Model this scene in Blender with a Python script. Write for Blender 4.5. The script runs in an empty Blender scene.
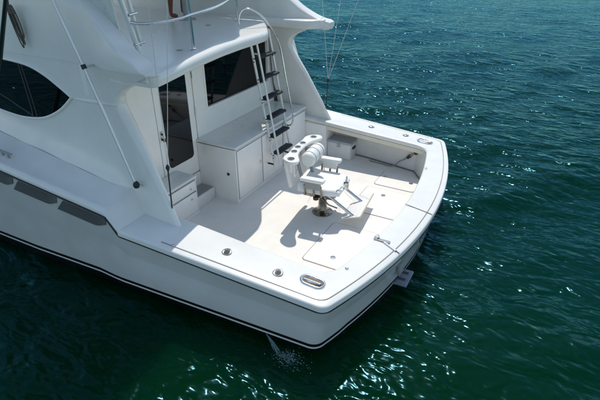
import bpy, bmesh, math, random
import numpy as np
from mathutils import Vector, Matrix
random.seed(7); rng = np.random.RandomState(7)
sc = bpy.context.scene
R = math.radians

# ------------------------------------------------------------------ camera
# boat frame: x aft, y starboard, z up, water at z = 0, transom at x = 0
cam_d = bpy.data.cameras.new('camera'); cam = bpy.data.objects.new('camera', cam_d)
sc.collection.objects.link(cam); sc.camera = cam
cam_d.sensor_width = 36.0; cam_d.lens = 467.0 / 600.0 * 36.0
cam_d.clip_start = 0.1; cam_d.clip_end = 5000
cam.location = (0.985, -5.839, 4.165)
cam.rotation_euler = (R(90 - 29.243), 0, R(28.236))
sc.render.resolution_x = 1024; sc.render.resolution_y = 683

# ------------------------------------------------------------------ sky, sun, exposure
to_sun = Vector((-0.22, 0.50, 1.0)).normalized()
world = bpy.data.worlds.new('World'); sc.world = world; world.use_nodes = True
wn = world.node_tree.nodes; wl = world.node_tree.links
sky = wn.new('ShaderNodeTexSky'); sky.sky_type = 'NISHITA'; sky.sun_disc = False
sky.sun_elevation = math.asin(to_sun.z); sky.sun_rotation = math.atan2(to_sun.x, to_sun.y)
sky.air_density = 1.0; sky.dust_density = 0.4; sky.ozone_density = 0.7
bg = wn['Background']; bg.inputs['Strength'].default_value = 0.15
wb = wn.new('ShaderNodeMix'); wb.data_type = 'RGBA'; wb.blend_type = 'MULTIPLY'; wb.inputs['Factor'].default_value = 1.0
wb.inputs['B'].default_value = (1.0, 0.97, 0.87, 1)          # even, slightly warm white balance of the whole sky
wl.new(sky.outputs['Color'], wb.inputs['A']); wl.new(wb.outputs['Result'], bg.inputs['Color'])
sun_d = bpy.data.lights.new('sun', 'SUN'); sun_d.energy = 2.45; sun_d.angle = R(0.53); sun_d.color = (1.0, 0.95, 0.87)
sun = bpy.data.objects.new('sun', sun_d); sc.collection.objects.link(sun)
sun.rotation_euler = to_sun.to_track_quat('Z', 'Y').to_euler()
vs = sc.view_settings; vs.view_transform = 'Standard'; vs.look = 'None'; vs.exposure = 0.4; vs.gamma = 1.0
vs.use_curve_mapping = False
sc.cycles.max_bounces = 12; sc.cycles.diffuse_bounces = 8; sc.cycles.glossy_bounces = 4

# ------------------------------------------------------------------ materials
def mat(name, col, rough=0.4, metal=0.0, spec=0.5, var=0.0, vscale=6.0, bump=0.0, bscale=200.0, coat=0.0, col2=None, alpha=None):
    m = bpy.data.materials.new(name); m.use_nodes = True
    n = m.node_tree.nodes; l = m.node_tree.links; b = n['Principled BSDF']
    b.inputs['Base Color'].default_value = (*col, 1); b.inputs['Roughness'].default_value = rough
    b.inputs['Metallic'].default_value = metal; b.inputs['Specular IOR Level'].default_value = spec
    b.inputs['Coat Weight'].default_value = coat; b.inputs['Coat Roughness'].default_value = 0.08
    if var or bump:
        tc = n.new('ShaderNodeTexCoord')
    if var:
        nz = n.new('ShaderNodeTexNoise'); nz.inputs['Scale'].default_value = vscale; nz.inputs['Detail'].default_value = 4
        nz.inputs['Roughness'].default_value = 0.55
        l.new(tc.outputs['Object'], nz.inputs['Vector'])
        mx = n.new('ShaderNodeMix'); mx.data_type = 'RGBA'
        c2 = col2 if col2 else tuple(c * (1 - var) for c in col)
        mx.inputs['A'].default_value = (*c2, 1); mx.inputs['B'].default_value = (*col, 1)
        rp = n.new('ShaderNodeMapRange'); rp.inputs['From Min'].default_value = 0.33; rp.inputs['From Max'].default_value = 0.62
        l.new(nz.outputs['Fac'], rp.inputs['Value']); l.new(rp.outputs['Result'], mx.inputs['Factor'])
        l.new(mx.outputs['Result'], b.inputs['Base Color'])
        rr = n.new('ShaderNodeMapRange'); rr.inputs['To Min'].default_value = min(1, rough * 1.12); rr.inputs['To Max'].default_value = rough * 0.92
        l.new(nz.outputs['Fac'], rr.inputs['Value']); l.new(rr.outputs['Result'], b.inputs['Roughness'])
    if bump:
        n2 = n.new('ShaderNodeTexNoise'); n2.inputs['Scale'].default_value = bscale; n2.inputs['Detail'].default_value = 2
        l.new(tc.outputs['Object'], n2.inputs['Vector'])
        bp = n.new('ShaderNodeBump'); bp.inputs['Strength'].default_value = bump; bp.inputs['Distance'].default_value = 0.004
        l.new(n2.outputs['Fac'], bp.inputs['Height']); l.new(bp.outputs['Normal'], b.inputs['Normal'])
    return m

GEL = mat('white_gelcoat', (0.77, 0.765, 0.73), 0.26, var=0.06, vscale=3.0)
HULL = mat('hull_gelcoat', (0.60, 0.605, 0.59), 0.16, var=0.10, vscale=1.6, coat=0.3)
CAB = mat('cabinet_gelcoat', (0.88, 0.86, 0.82), 0.3, var=0.04, vscale=5)
NSK = mat('cream_nonskid', (0.84, 0.805, 0.75), 0.6, var=0.06, vscale=4.0, bump=0.5, bscale=260)
LID = mat('hatch_gelcoat', (0.83, 0.80, 0.75), 0.5, var=0.05, vscale=4.0, bump=0.35, bscale=260)
CREAM = mat('cream_bolster', (0.74, 0.69, 0.58), 0.5, var=0.08, vscale=5)
GAP = mat('dark_gasket', (0.06, 0.055, 0.05), 0.7)
SEAM = mat('grey_seam', (0.20, 0.185, 0.16), 0.7)
BLK = mat('black_paint', (0.008, 0.009, 0.010), 0.35, var=0.3, vscale=8)
RUB = mat('black_rubber', (0.012, 0.013, 0.014), 0.5)
WST = mat('white_stripe', (0.72, 0.72, 0.70), 0.3)
SS = mat('stainless_steel', (0.66, 0.67, 0.68), 0.16, metal=1.0, var=0.12, vscale=15)
ALU = mat('white_aluminium', (0.72, 0.74, 0.74), 0.28, metal=0.35, var=0.06, vscale=12)
BRZ = mat('bronze_socket', (0.075, 0.062, 0.042), 0.4, metal=0.8)
GLASS = mat('black_tinted_glass', (0.002, 0.0025, 0.003), 0.03, spec=0.22)
DOORG = mat('smoked_door_glass', (0.005, 0.005, 0.006), 0.03, spec=0.6)
TREAD = mat('black_tread', (0.010, 0.012, 0.020), 0.65, bump=0.6, bscale=150)
PAD = mat('white_vinyl', (0.80, 0.79, 0.76), 0.45, var=0.05, vscale=9, bump=0.2, bscale=120)
GREYP = mat('grey_plastic', (0.30, 0.31, 0.31), 0.5, var=0.1)
VENT = mat('vent_mesh', (0.05, 0.055, 0.055), 0.6, var=0.4, vscale=60)
VENTB = mat('vent_slat', (0.12, 0.13, 0.13), 0.5)
PED = mat('weathered_bronze_steel', (0.30, 0.28, 0.24), 0.22, metal=1.0, var=0.4, vscale=14)
MULL = mat('dark_mullion', (0.022, 0.026, 0.030), 0.4)
ROPE = mat('weathered_rope', (0.16, 0.14, 0.11), 0.9, var=0.5, vscale=90)
DKPOLE = mat('dark_green_pole', (0.010, 0.022, 0.018), 0.3)
LINE = mat('pale_line', (0.62, 0.62, 0.58), 0.6)
CORD = mat('black_cord', (0.02, 0.02, 0.02), 0.6)
COOL = mat('cooler_white', (0.78, 0.77, 0.74), 0.4, var=0.05)
COOLG = mat('cooler_grey_lid', (0.42, 0.43, 0.46), 0.45, var=0.1)
CURT = mat('flybridge_curtain', (0.62, 0.65, 0.62), 0.22, var=0.22, vscale=9, spec=0.7)
BLUE = mat('blue_lettering', (0.10, 0.11, 0.22), 0.4)
STEP = mat('blue_grey_step', (0.20, 0.22, 0.29), 0.5, var=0.15)
SKIN = mat('skin', (0.21, 0.062, 0.034), 0.5, var=0.12, vscale=20)
CLO1 = mat('navy_cloth', (0.02, 0.03, 0.07), 0.85, var=0.2, vscale=30)
CLO2 = mat('pale_shirt', (0.55, 0.58, 0.60), 0.85, var=0.1, vscale=30)
HAIR = mat('brown_hair', (0.03, 0.02, 0.012), 0.7)
FOAM = mat('foam', (0.36, 0.52, 0.54), 0.25)
FOAM.node_tree.nodes['Principled BSDF'].inputs['Transmission Weight'].default_value = 0.6; FOAM.node_tree.nodes['Principled BSDF'].inputs['IOR'].default_value = 1.2
NUT = mat('oxidised_trim', (0.22, 0.17, 0.08), 0.5)

def water_material():
    m = bpy.data.materials.new('sea_water'); m.use_nodes = True
    n = m.node_tree.nodes; l = m.node_tree.links; b = n['Principled BSDF']
    tc = n.new('ShaderNodeTexCoord')
    def noise(scale, detail, stretch=(1, 1, 1), rot=0.0, rough=0.55, dist=0.0):
        mp = n.new('ShaderNodeMapping'); mp.inputs['Scale'].default_value = stretch; mp.inputs['Rotation'].default_value = (0, 0, rot)
        l.new(tc.outputs['Object'], mp.inputs['Vector'])
        t = n.new('ShaderNodeTexNoise'); t.inputs['Scale'].default_value = scale; t.inputs['Detail'].default_value = detail
        t.inputs['Roughness'].default_value = rough; t.inputs['Distortion'].default_value = dist
        l.new(mp.outputs['Vector'], t.inputs['Vector']); return t
    big = noise(0.10, 3)
    mx = n.new('ShaderNodeMix'); mx.data_type = 'RGBA'
    mx.inputs['A'].default_value = (0.0001, 0.019, 0.0105, 1); mx.inputs['B'].default_value = (0.0002, 0.018, 0.0035, 1)
    rp = n.new('ShaderNodeMapRange'); rp.inputs['From Min'].default_value = 0.35; rp.inputs['From Max'].default_value = 0.65
    l.new(big.outputs['Fac'], rp.inputs['Value']); l.new(rp.outputs['Result'], mx.inputs['Factor'])
    l.new(mx.outputs['Result'], b.inputs['Base Color'])
    b.inputs['Roughness'].default_value = 1.0; b.inputs['Specular IOR Level'].default_value = 0.0
    b.subsurface_method = 'BURLEY'; b.inputs['Subsurface Weight'].default_value = 1.0
    b.inputs['Subsurface Radius'].default_value = (0.3, 1.0, 0.8); b.inputs['Subsurface Scale'].default_value = 1.2
    gl = n.new('ShaderNodeBsdfGlossy'); gl.inputs['Roughness'].default_value = 0.14; gl.inputs['Color'].default_value = (0.15, 0.40, 0.54, 1)
    fr = n.new('ShaderNodeFresnel'); fr.inputs['IOR'].default_value = 1.333
    ms = n.new('ShaderNodeMixShader'); l.new(fr.outputs['Fac'], ms.inputs['Fac'])
    l.new(b.outputs['BSDF'], ms.inputs[1]); l.new(gl.outputs['BSDF'], ms.inputs[2])
    l.new(ms.outputs['Shader'], n['Material Output'].inputs['Surface'])
    n1 = noise(1.9, 2, (1.0, 1.7, 1), R(20), 0.6, 0.4)
    n2 = noise(8.0, 1, (1.0, 1.5, 1), R(35), 0.55, 0.3)
    n0 = noise(1.0, 3, (1.0, 1.9, 1), R(28), 0.55, 0.5)
    b0 = n.new('ShaderNodeBump'); b0.inputs['Strength'].default_value = 1.0; b0.inputs['Distance'].default_value = 0.10
    l.new(n0.outputs['Fac'], b0.inputs['Height'])
    b1 = n.new('ShaderNodeBump'); b1.inputs['Strength'].default_value = 1.0; b1.inputs['Distance'].default_value = 0.085
    b2 = n.new('ShaderNodeBump'); b2.inputs['Strength'].default_value = 1.0; b2.inputs['Distance'].default_value = 0.007
    l.new(n1.outputs['Fac'], b1.inputs['Height']); l.new(n2.outputs['Fac'], b2.inputs['Height'])
    l.new(b0.outputs['Normal'], b1.inputs['Normal']); l.new(b1.outputs['Normal'], b2.inputs['Normal']); l.new(b2.outputs['Normal'], gl.inputs['Normal']); l.new(b2.outputs['Normal'], fr.inputs['Normal'])
    return m
WATER = water_material()

# ------------------------------------------------------------------ helpers
C = sc.collection
def link(name, me, m, parent=None, smooth=None):
    o = bpy.data.objects.new(name, me); C.objects.link(o)
    if m is not None and not me.materials: me.materials.append(m)
    if parent is not None:
        o.parent = parent; o.matrix_parent_inverse = parent.matrix_world.inverted() if False else Matrix.Identity(4)
    if smooth is not None:
        me.polygons.foreach_set('use_smooth', [True] * len(me.polygons))
        if smooth < 180:
            me.set_sharp_from_angle(angle=R(smooth))
    me.update(); return o
def raw(name, v, f, m, parent=None, smooth=40, recalc=True):
    me = bpy.data.meshes.new(name); me.from_pydata([tuple(map(float, p)) for p in v], [], f); me.validate()
    if recalc:
        bm = bmesh.new(); bm.from_mesh(me); bmesh.ops.recalc_face_normals(bm, faces=bm.faces[:]); bm.to_mesh(me); bm.free()
    return link(name, me, m, parent, smooth)
def bmo(name, bm, m, parent=None, smooth=40):
    bmesh.ops.recalc_face_normals(bm, faces=bm.faces[:])
    me = bpy.data.meshes.new(name); bm.to_mesh(me); bm.free(); return link(name, me, m, parent, smooth)
def addbox(bm, lo, hi, bev=0.0, seg=2, M=None):
    g = bmesh.ops.create_cube(bm, size=1.0); vs_ = g['verts']
    for v in vs_:
        v.co = Vector([lo[i] + (hi[i] - lo[i]) * (v.co[i] + 0.5) for i in range(3)])
    if bev:
        es = list({e for v in vs_ for e in v.link_edges})
        r = bmesh.ops.bevel(bm, geom=es, offset=bev, segments=seg, profile=0.5, affect='EDGES')
        vs_ = list({v for f in r['faces'] for v in f.verts} | {v for v in vs_ if v.is_valid})
    if M is not None:
        for v in vs_: v.co = M @ v.co
def box(name, lo, hi, m, parent=None, bev=0.01, seg=2):
    bm = bmesh.new(); addbox(bm, lo, hi, bev, seg); return bmo(name, bm, m, parent)
def addtube(bm, pts, r, n=10, closed=False, cap=True):
    pts = [Vector(p) for p in pts]; N = len(pts)
    rs = r if isinstance(r, (list, tuple)) else [r] * N
    rings = []; up = None
    for i in range(N):
        a = pts[(i - 1) % N] if (closed or i > 0) else pts[i]; b = pts[(i + 1) % N] if (closed or i < N - 1) else pts[i]
        t = (b - a).normalized()
        if up is None:
            up = t.orthogonal().normalized()
        up = (up - t * up.dot(t))
        if up.length < 1e-5: up = t.orthogonal()
        up.normalize(); s = t.cross(up)
        rings.append([bm.verts.new(pts[i] + (up * math.cos(q) + s * math.sin(q)) * rs[i]) for q in [2 * math.pi * k / n for k in range(n)]])
    for i in range(N if closed else N - 1):
        A, B = rings[i], rings[(i + 1) % N]
        for k in range(n):
            try: bm.faces.new((A[k], A[(k + 1) % n], B[(k + 1) % n], B[k]))
            except ValueError: pass
    if cap and not closed:
        bm.faces.new(rings[0][::-1]); bm.faces.new(rings[-1])
def tube(name, pts, r, m, parent=None, n=10, closed=False, cap=True):
    bm = bmesh.new(); addtube(bm, pts, r, n, closed, cap); return bmo(name, bm, m, parent, 50)
def smoothpath(pts, k=6):
    P = [Vector(p) for p in pts]; out = []
    for i in range(len(P) - 1):
        p0 = P[max(i - 1, 0)]; p1 = P[i]; p2 = P[i + 1]; p3 = P[min(i + 2, len(P) - 1)]
        for j in range(k):
            t = j / k
            out.append(0.5 * ((2 * p1) + (p2 - p0) * t + (2 * p0 - 5 * p1 + 4 * p2 - p3) * t * t + (3 * p1 - p0 - 3 * p2 + p3) * t ** 3))
    out.append(P[-1]); return out
def addlathe(bm, prof, c=(0, 0, 0), n=24, M=None):
    rings = []
    for r, z in prof:
        rings.append([bm.verts.new(Vector((c[0] + r * math.cos(2 * math.pi * k / n), c[1] + r * math.sin(2 * math.pi * k / n), c[2] + z))) for k in range(n)])
    for A, B in zip(rings, rings[1:]):
        for k in range(n): bm.faces.new((A[k], A[(k + 1) % n], B[(k + 1) % n], B[k]))
    if prof[0][0] > 1e-4: bm.faces.new(rings[0][::-1])
    if prof[-1][0] > 1e-4: bm.faces.new(rings[-1])
    if M is not None:
        for r_ in rings:
            for v in r_: v.co = M @ v.co
def lathe(name, prof, c, m, parent=None, n=24, M=None):
    bm = bmesh.new(); addlathe(bm, prof, c, n, M); return bmo(name, bm, m, parent, 40)
def loft(name, secs, m, parent=None, closed=False, smooth=40, caps=False):
    n = len(secs[0]); v = [p for s in secs for p in s]; f = []
    for i in range(len(secs) - 1):
        for j in range(n if closed else n - 1):
            a = i * n + j; b = i * n + (j + 1) % n; f.append((a, b, b + n, a + n))
    if caps:
        f.append(tuple(range(n))[::-1]); f.append(tuple((len(secs) - 1) * n + j for j in range(n)))
    return raw(name, v, f, m, parent, smooth)
def empty(name, loc=(0, 0, 0), rz=0.0, label=None, cat=None, group=None):
    o = bpy.data.objects.new(name, None); C.objects.link(o); o.location = loc; o.rotation_euler = (0, 0, rz)
    o.empty_display_size = 0.1
    if label: o['label'] = label; o['category'] = cat
    if group: o['group'] = group
    return o
def tag(o, label, cat, group=None):
    o['label'] = label; o['category'] = cat
    if group: o['group'] = group
    return o
def interp(x, xs, ys): return float(np.interp(x, xs, ys))

# ------------------------------------------------------------------ water: one sheet to the horizon, real waves near the boat
def build_water():
    N = 560; k = 6.6
    u = np.linspace(-1, 1, N)
    g = np.sinh(k * u) / np.sinh(k)
    ext = 900.0
    X0, Y0 = -2.0, 3.0
    xs = X0 + ext * g; ys = Y0 + ext * g
    X, Y = np.meshgrid(xs, ys, indexing='ij')
    sp = ext * k / np.sinh(k) * np.cosh(k * u) * (2.0 / (N - 1))
    SP = np.maximum(sp[:, None], sp[None, :])
    Z = np.zeros_like(X)
    r = np.random.RandomState(3)
    for i in range(90):
        lam = 0.35 * (3.2 / 0.35) ** r.rand()
        th = R(118 + 32 * r.randn())
        kx, ky = math.cos(th) * 2 * math.pi / lam, math.sin(th) * 2 * math.pi / lam
        amp = 0.0024 * lam ** 0.9
        att = np.clip((lam / SP - 2.5) / 2.5, 0, 1)
        ph = kx * X + ky * Y + r.rand() * 6.283
        Z += amp * att * (np.sin(ph) + 0.25 * np.sin(2 * ph + 1.2))
    for i in range(10):
        lam = 4 + 9 * r.rand(); th = R(112 + 22 * r.randn())
        att = np.clip((lam / SP - 2.5) / 2.5, 0, 1)
        Z += 0.0035 * lam ** 0.7 * att * np.sin(2 * math.pi / lam * (math.cos(th) * X + math.sin(th) * Y) + r.rand() * 6.28)
    # ripples die down a little in the lee of the hull (port side)
    lee = np.clip((-2.0 - Y) / 1.5, 0, 1) * np.clip((3.5 - X) / 3.0, 0, 1) * np.clip((Y + 16) / 8, 0, 1)
    Z *= 1 - 0.35 * lee
    # bow-out wash arcs from the cooling water outlet
    global WZ; WZ = lambda x, y: float(Z[np.abs(xs - x).argmin(), np.abs(ys - y).argmin()])
    V = np.stack([X, Y, Z], -1).reshape(-1, 3)
    idx = np.arange(N * N).reshape(N, N)
    F = np.stack([idx[:-1, :-1], idx[1:, :-1], idx[1:, 1:], idx[:-1, 1:]], -1).reshape(-1, 4)
    me = bpy.data.meshes.new('water')
    me.vertices.add(len(V)); me.vertices.foreach_set('co', V.ravel())
    me.loops.add(F.size); me.loops.foreach_set('vertex_index', F.ravel())
    me.polygons.add(len(F)); me.polygons.foreach_set('loop_start', np.arange(0, F.size, 4))
    me.update(); me.validate()
    o = link('water', me, WATER, None, 180); o['kind'] = 'structure'
build_water()

# ------------------------------------------------------------------ boat lines
ZS = 0.297                                     # cockpit sole
XB = -3.90                                     # salon bulkhead
def zc(x): return 0.8648 - 0.0695 * x          # covering board height
def hb(x):                                     # half breadth at the sheer
    if x > -3.4: return 2.55 - 0.051 * x
    return interp(x, [-15.2, -14, -12.5, -11, -9.5, -8, -6.5, -5, -3.4], [0.03, 0.75, 1.50, 2.05, 2.45, 2.70, 2.83, 2.80, 2.72])
def sheer(x):                                  # rub rail height
    if x > -3.20: return zc(x) - 0.055
    if x > -3.36: return zc(-3.2) - 0.055 + (x + 3.2) / (-0.16) * 0.195
    d = -3.36 - x
    return zc(-3.2) + 0.14 + 0.145 * d - 0.0035 * d * d
def outer_path(inset=0.0, tin=None, nside=26, fwd=-3.2):
    """covering board outline seen from above, port fore -> stern -> starboard fore"""
    if tin is None: tin = inset
    kx = 0.074; yc = 2.575 - inset
    tx = lambda y: -kx * y * y - tin
    xcn = tx(yc); rr = 0.10
    pts = []
    for i in range(nside + 1):
        x = fwd + (xcn - rr - fwd) * i / nside; pts.append((x, -(hb(x) - inset)))
    p0 = Vector(pts[-1]); p1 = Vector((xcn + 0.0, -yc)); p2 = Vector((tx(yc - rr), -(yc - rr)))
    for i in range(1, 8):
        t = i / 8; pts.append(tuple((1 - t) ** 2 * p0 + 2 * t * (1 - t) * p1 + t * t * p2))
    n = 40
    for i in range(n + 1):
        y = -(yc - rr) + 2 * (yc - rr) * i / n; pts.append((tx(y), y))
    k = nside + 1 + 7
    left = pts[:k]
    return pts + [(x, -y) for x, y in reversed(left)]
def inner_path(off=0.0, nside=26, fwd=-3.2):
    yi = 2.05 + off; tx = lambda y: -0.42 - 0.062 * y * y + off
    rr = 0.22; xcn = tx(yi); pts = []
    for i in range(nside + 1):
        x = fwd + (xcn - rr - fwd) * i / nside; pts.append((x, -yi))
    p0 = Vector(pts[-1]); p1 = Vector((xcn, -yi)); p2 = Vector((tx(yi - rr), -(yi - rr)))
    for i in range(1, 8):
        t = i / 8; pts.append(tuple((1 - t) ** 2 * p0 + 2 * t * (1 - t) * p1 + t * t * p2))
    n = 40
    for i in range(n + 1):
        y = -(yi - rr) + 2 * (yi - rr) * i / n; pts.append((tx(y), y))
    k = nside + 1 + 7
    return pts + [(x, -y) for x, y in reversed(pts[:k])]

boat = empty('sport_fishing_boat', (0, 0, 0), 0,
             'white sport fishing motor yacht with open cockpit and flybridge, floating on green water', 'boat')

# ---- hull: closed skin from the bow round the stern, in level bands
FW = [-15.2 + i * (12.0 - 0.0) / 40 for i in range(40)]
FW = [x for x in FW if x < -3.45] + [-3.42, -3.36, -3.3, -3.24]
def hull_level(frac, zabs, side_in, tr_in, flare):
    """frac None -> absolute z, else fraction between z .3 and the sheer"""
    base = outer_path(side_in, tr_in)
    P = []
    def zz(x): return sheer(x) - 0.0 if frac == 1 else (zabs if frac is None else 0.34 + (sheer(x) - 0.34) * frac)
    for x in FW:
        fl = flare * max(0, min(1, (-6.0 - x) / 7.0)) ** 1.3
        bow = 1.35 * flare * max(0, (-10 - x) / 5.2) ** 2
        y = max(0.015, (hb(x) - side_in) * (1 - 0.55 * fl)); P.append((x + bow, -y, zz(x)))
    A = list(P)
    for x, y in base: A.append((x, y, zz(x)))
    for x, y, z in reversed(P): A.append((x, -y, z))
    return A
def bulge(L, amt):
    out = []
    for x, y, z in L:
        a = amt * max(0, min(1, (x + 3.72) / 0.25)) * (1 if abs(y) > 2.1 else 0)
        out.append((x, y + math.copysign(a, y), z))
    return out
L_top = hull_level(1, None, 0.035, 0.035, 0.0)
L_up = hull_level(0.55, None, 0.055, 0.075, 0.25)
L_k1 = bulge(hull_level(0.50, None, 0.062, 0.085, 0.3), 0.004)
L_k2 = bulge(hull_level(0.38, None, 0.070, 0.10, 0.4), 0.035)
L_lo = bulge(hull_level(None, 0.285, 0.085, 0.13, 0.6), 0.035)
L_b1 = bulge(hull_level(None, 0.235, 0.090, 0.135, 0.63), 0.03)
L_w1 = bulge(hull_level(None, 0.205, 0.094, 0.14, 0.65), 0.03)
L_w2 = hull_level(None, 0.0, 0.15, 0.19, 0.8)
L_bt = hull_level(None, -0.35, 0.6, 0.26, 1.0)
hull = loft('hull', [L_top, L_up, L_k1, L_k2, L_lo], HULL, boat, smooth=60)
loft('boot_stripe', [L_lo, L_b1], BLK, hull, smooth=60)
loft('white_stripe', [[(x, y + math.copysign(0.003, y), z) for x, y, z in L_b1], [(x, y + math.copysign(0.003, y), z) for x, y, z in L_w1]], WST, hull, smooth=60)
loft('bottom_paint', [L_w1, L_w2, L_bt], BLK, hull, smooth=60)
rp = [(x, y, z - 0.026 * min(1, max(0, (x + 3.36) / 0.16))) for x, y, z in hull_level(1, None, 0.014, 0.014, 0.0)]
tube('rub_rail', rp, 0.018, RUB, hull, n=8)

# ---- vent grilles in the hull side below the rail, each with louvres behind the opening
def hull_y(x, z):
    s = sheer(x); f = max(0, (s - z) / max(0.2, s - 0.34)); return -(hb(x) - 0.035 - 0.045 * f)
def vent(x0, x1, s):
    n = 12; secs = []
    for i in range(n + 1):
        t = i / n; x = x0 + (x1 - x0) * t; top = sheer(x) - 0.055
        h = 0.165 if t < 0.8 else 0.165 - 0.08 * (t - 0.8) / 0.2
        xs = x - 0.13 * (1 - t) - 0.03
        secs.append([(x, s * -(hull_y(x, top) - 0.010), top), (xs, s * -(hull_y(xs, top - h) - 0.010), top - h)])
    v = loft('vent_grille', secs, VENT, boat)
    bm = bmesh.new()
    for q in np.linspace(0.08, 0.92, 7):
        addtube(bm, [tuple(np.array(a) * (1 - q) + np.array(b) * q) for a, b in secs], 0.0045, 5)
    bmo('louvre', bm, VENTB, v)
for s in (-1, 1):
    for a, b in [(-4.09, -3.39), (-4.88, -4.20), (-5.66, -4.98), (-6.44, -5.76), (-7.2, -6.54)]:
        vent(a, b, -s if False else (1 if s > 0 else -1))

# ---- covering board: closed section lofted round the cockpit
def ring_section(o, i):
    ox, oy = o; ix, iy = i; zo = zc(ox); zi = zc(ix)
    d = Vector((ix - ox, iy - oy)); L = d.length; d /= L
    P = lambda t, dz: (ox + d.x * t, oy + d.y * t, zo + (zi - zo) * t / L + dz)
    return [P(0.0, -0.075), P(0.0, -0.022), P(0.007, -0.007), P(0.024, 0), P(L * 0.3, 0.004), P(L * 0.6, 0.004), P(L - 0.05, 0), P(L - 0.018, -0.008), P(L, -0.03), P(L, -0.055),
            P(L - 0.012, -0.075), P(L * 0.4, -0.085)]
OP = outer_path(0.0); IP = inner_path(0.0)
cb = loft('covering_board', [ring_section(o, i) for o, i in zip(OP, IP)], GEL, boat, closed=True, smooth=50, caps=True)
# padded bolster under the inner edge
def bol(i):
    ix, iy = i; z = zc(ix)
    return None
BO = inner_path(0.012); BI = inner_path(0.11)
secs = []
for a, b in zip(BO, BI):
    z = zc(a[0])
    secs.append([(a[0], a[1], z - 0.085), (a[0], a[1], z - 0.125), (a[0] * .9 + b[0] * .1, a[1] * .9 + b[1] * .1, z - 0.165), (b[0], b[1], z - 0.17), (b[0], b[1], z - 0.085)])
loft('coaming_bolster', secs, CREAM, cb, closed=True, smooth=60, caps=True)
# thin moulded line running round the covering board
def strip_on_board(name, path, w, m, parent, lift=0.0075):
    P = [Vector(p) for p in path]; v = []; f = []
    for i, p in enumerate(P):
        a = P[max(0, i - 1)]; b = P[min(len(P) - 1, i + 1)]; t = (b - a).normalized(); nrm = Vector((-t.y, t.x)) * w / 2
        for s in (1, -1):
            q = p + nrm * s; v.append((q.x, q.y, zc(q.x) + lift))
    for i in range(len(P) - 1): f.append((2 * i, 2 * i + 1, 2 * i + 3, 2 * i + 2))
    return raw(name, v, f, m, parent, 180)
sp_ = [p for p in outer_path(0.085)]
strip_on_board('board_seam', [p for p in sp_ if p[0] > -2.62], 0.010, SEAM, cb)
# tuna door in the transom: hinge seams on top and on the outer face
for yy, y2 in [(-0.10, -0.16), (-1.10, -1.26)]:
    xo = -0.074 * y2 * y2 - 0.004; xi = -0.42 - 0.062 * yy * yy + 0.004
    strip_on_board('door_seam', [(xi + (xo - xi) * t, yy + (y2 - yy) * t) for t in np.linspace(0, 1, 8)], 0.014, GAP, cb, 0.008)
bm = bmesh.new()
for t0, t1, r_ in [(0.02, 0.16, 0.028), (0.42, 0.98, 0.016)]:
    a = Vector((-0.42 - 0.062 * 1.1 ** 2, -1.085)); b = Vector((-0.074 * 1.26 ** 2 - 0.05, -1.245))
    p = a.lerp(b, t0); q = a.lerp(b, t1)
    addtube(bm, [(p.x, p.y, zc(p.x) + 0.01), (q.x, q.y, zc(q.x) + 0.01)], r_, 8)
bmo('door_hinge', bm, SS, cb)
box('hinge_plate', (-0.50, -1.155, zc(-.45) + .003), (-0.29, -1.10, zc(-.3) + .022), GREYP, cb, 0.006)
# rod holders
def rod_holder(x, y):
    z = zc(x) + 0.004
    M = Matrix.Translation((x, y, z)) @ Matrix.Rotation(R(12) * (1 if y < 0 else -1), 4, 'X')
    o = lathe('rod_holder', [(0.062, 0.0), (0.062, 0.007), (0.054, 0.013), (0.040, 0.014), (0.034, 0.010)], (0, 0, 0), SS, boat, 28, M)
    lathe('socket', [(0.0345, 0.0101), (0.0, 0.0103)], (0, 0, 0), BRZ, o, 20, M)
    lathe('bore', [(0.024, 0.0118), (0.0, 0.0119)], (0, 0, 0), GAP, o, 16, M @ Matrix.Translation((0.006, 0.004, 0)))
for x in (-1.85, -1.165):
    for s in (-1, 1): rod_holder(x, 2.352 * s)
# hawse pipes
def stadium(cx, cy, a, r, n=10):
    out = []
    for k in range(n + 1):
        t = -math.pi / 2 + math.pi * k / n; out.append((cx + a + r * math.cos(t), cy + r * math.sin(t)))
    for k in range(n + 1):
        t = math.pi / 2 + math.pi * k / n; out.append((cx - a + r * math.cos(t), cy + r * math.sin(t)))
    return out
def hawse(x, y):
    secs = []
    for r_, dz in [(0.088, 0.004), (0.086, 0.016), (0.072, 0.022), (0.056, 0.016), (0.054, 0.008)]:
        secs.append([(px, py, zc(px) + dz) for px, py in stadium(x, y, 0.062, r_)])
    h = loft('hawse_pipe', secs, SS, boat, closed=True, smooth=60)
    P = [(px, py, zc(px) + 0.009) for px, py in stadium(x, y, 0.062, 0.0545)]
    raw('throat', P, [tuple(range(len(P)))], BRZ, h, 180)
    bm = bmesh.new(); addtube(bm, [(x - 0.10, y - 0.012, zc(x) + 0.014), (x + 0.10, y - 0.012, zc(x) + 0.010)], 0.017, 10)
    bmo('cleat_bar', bm, SS, h)
for s in (-1, 1): hawse(-0.775, 2.27 * s)
# small pads and eyes on the covering board
for x, y in [(-2.44, -2.58), (-0.80, 2.47), (-0.55, -1.86), (-0.47, 1.2)]:
    lathe('deck_fitting', [(0.020, 0.0), (0.020, 0.008), (0.010, 0.012), (0.010, 0.020), (0.0, 0.022)], (x, y, zc(x) + 0.003), SS, boat, 12)

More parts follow.
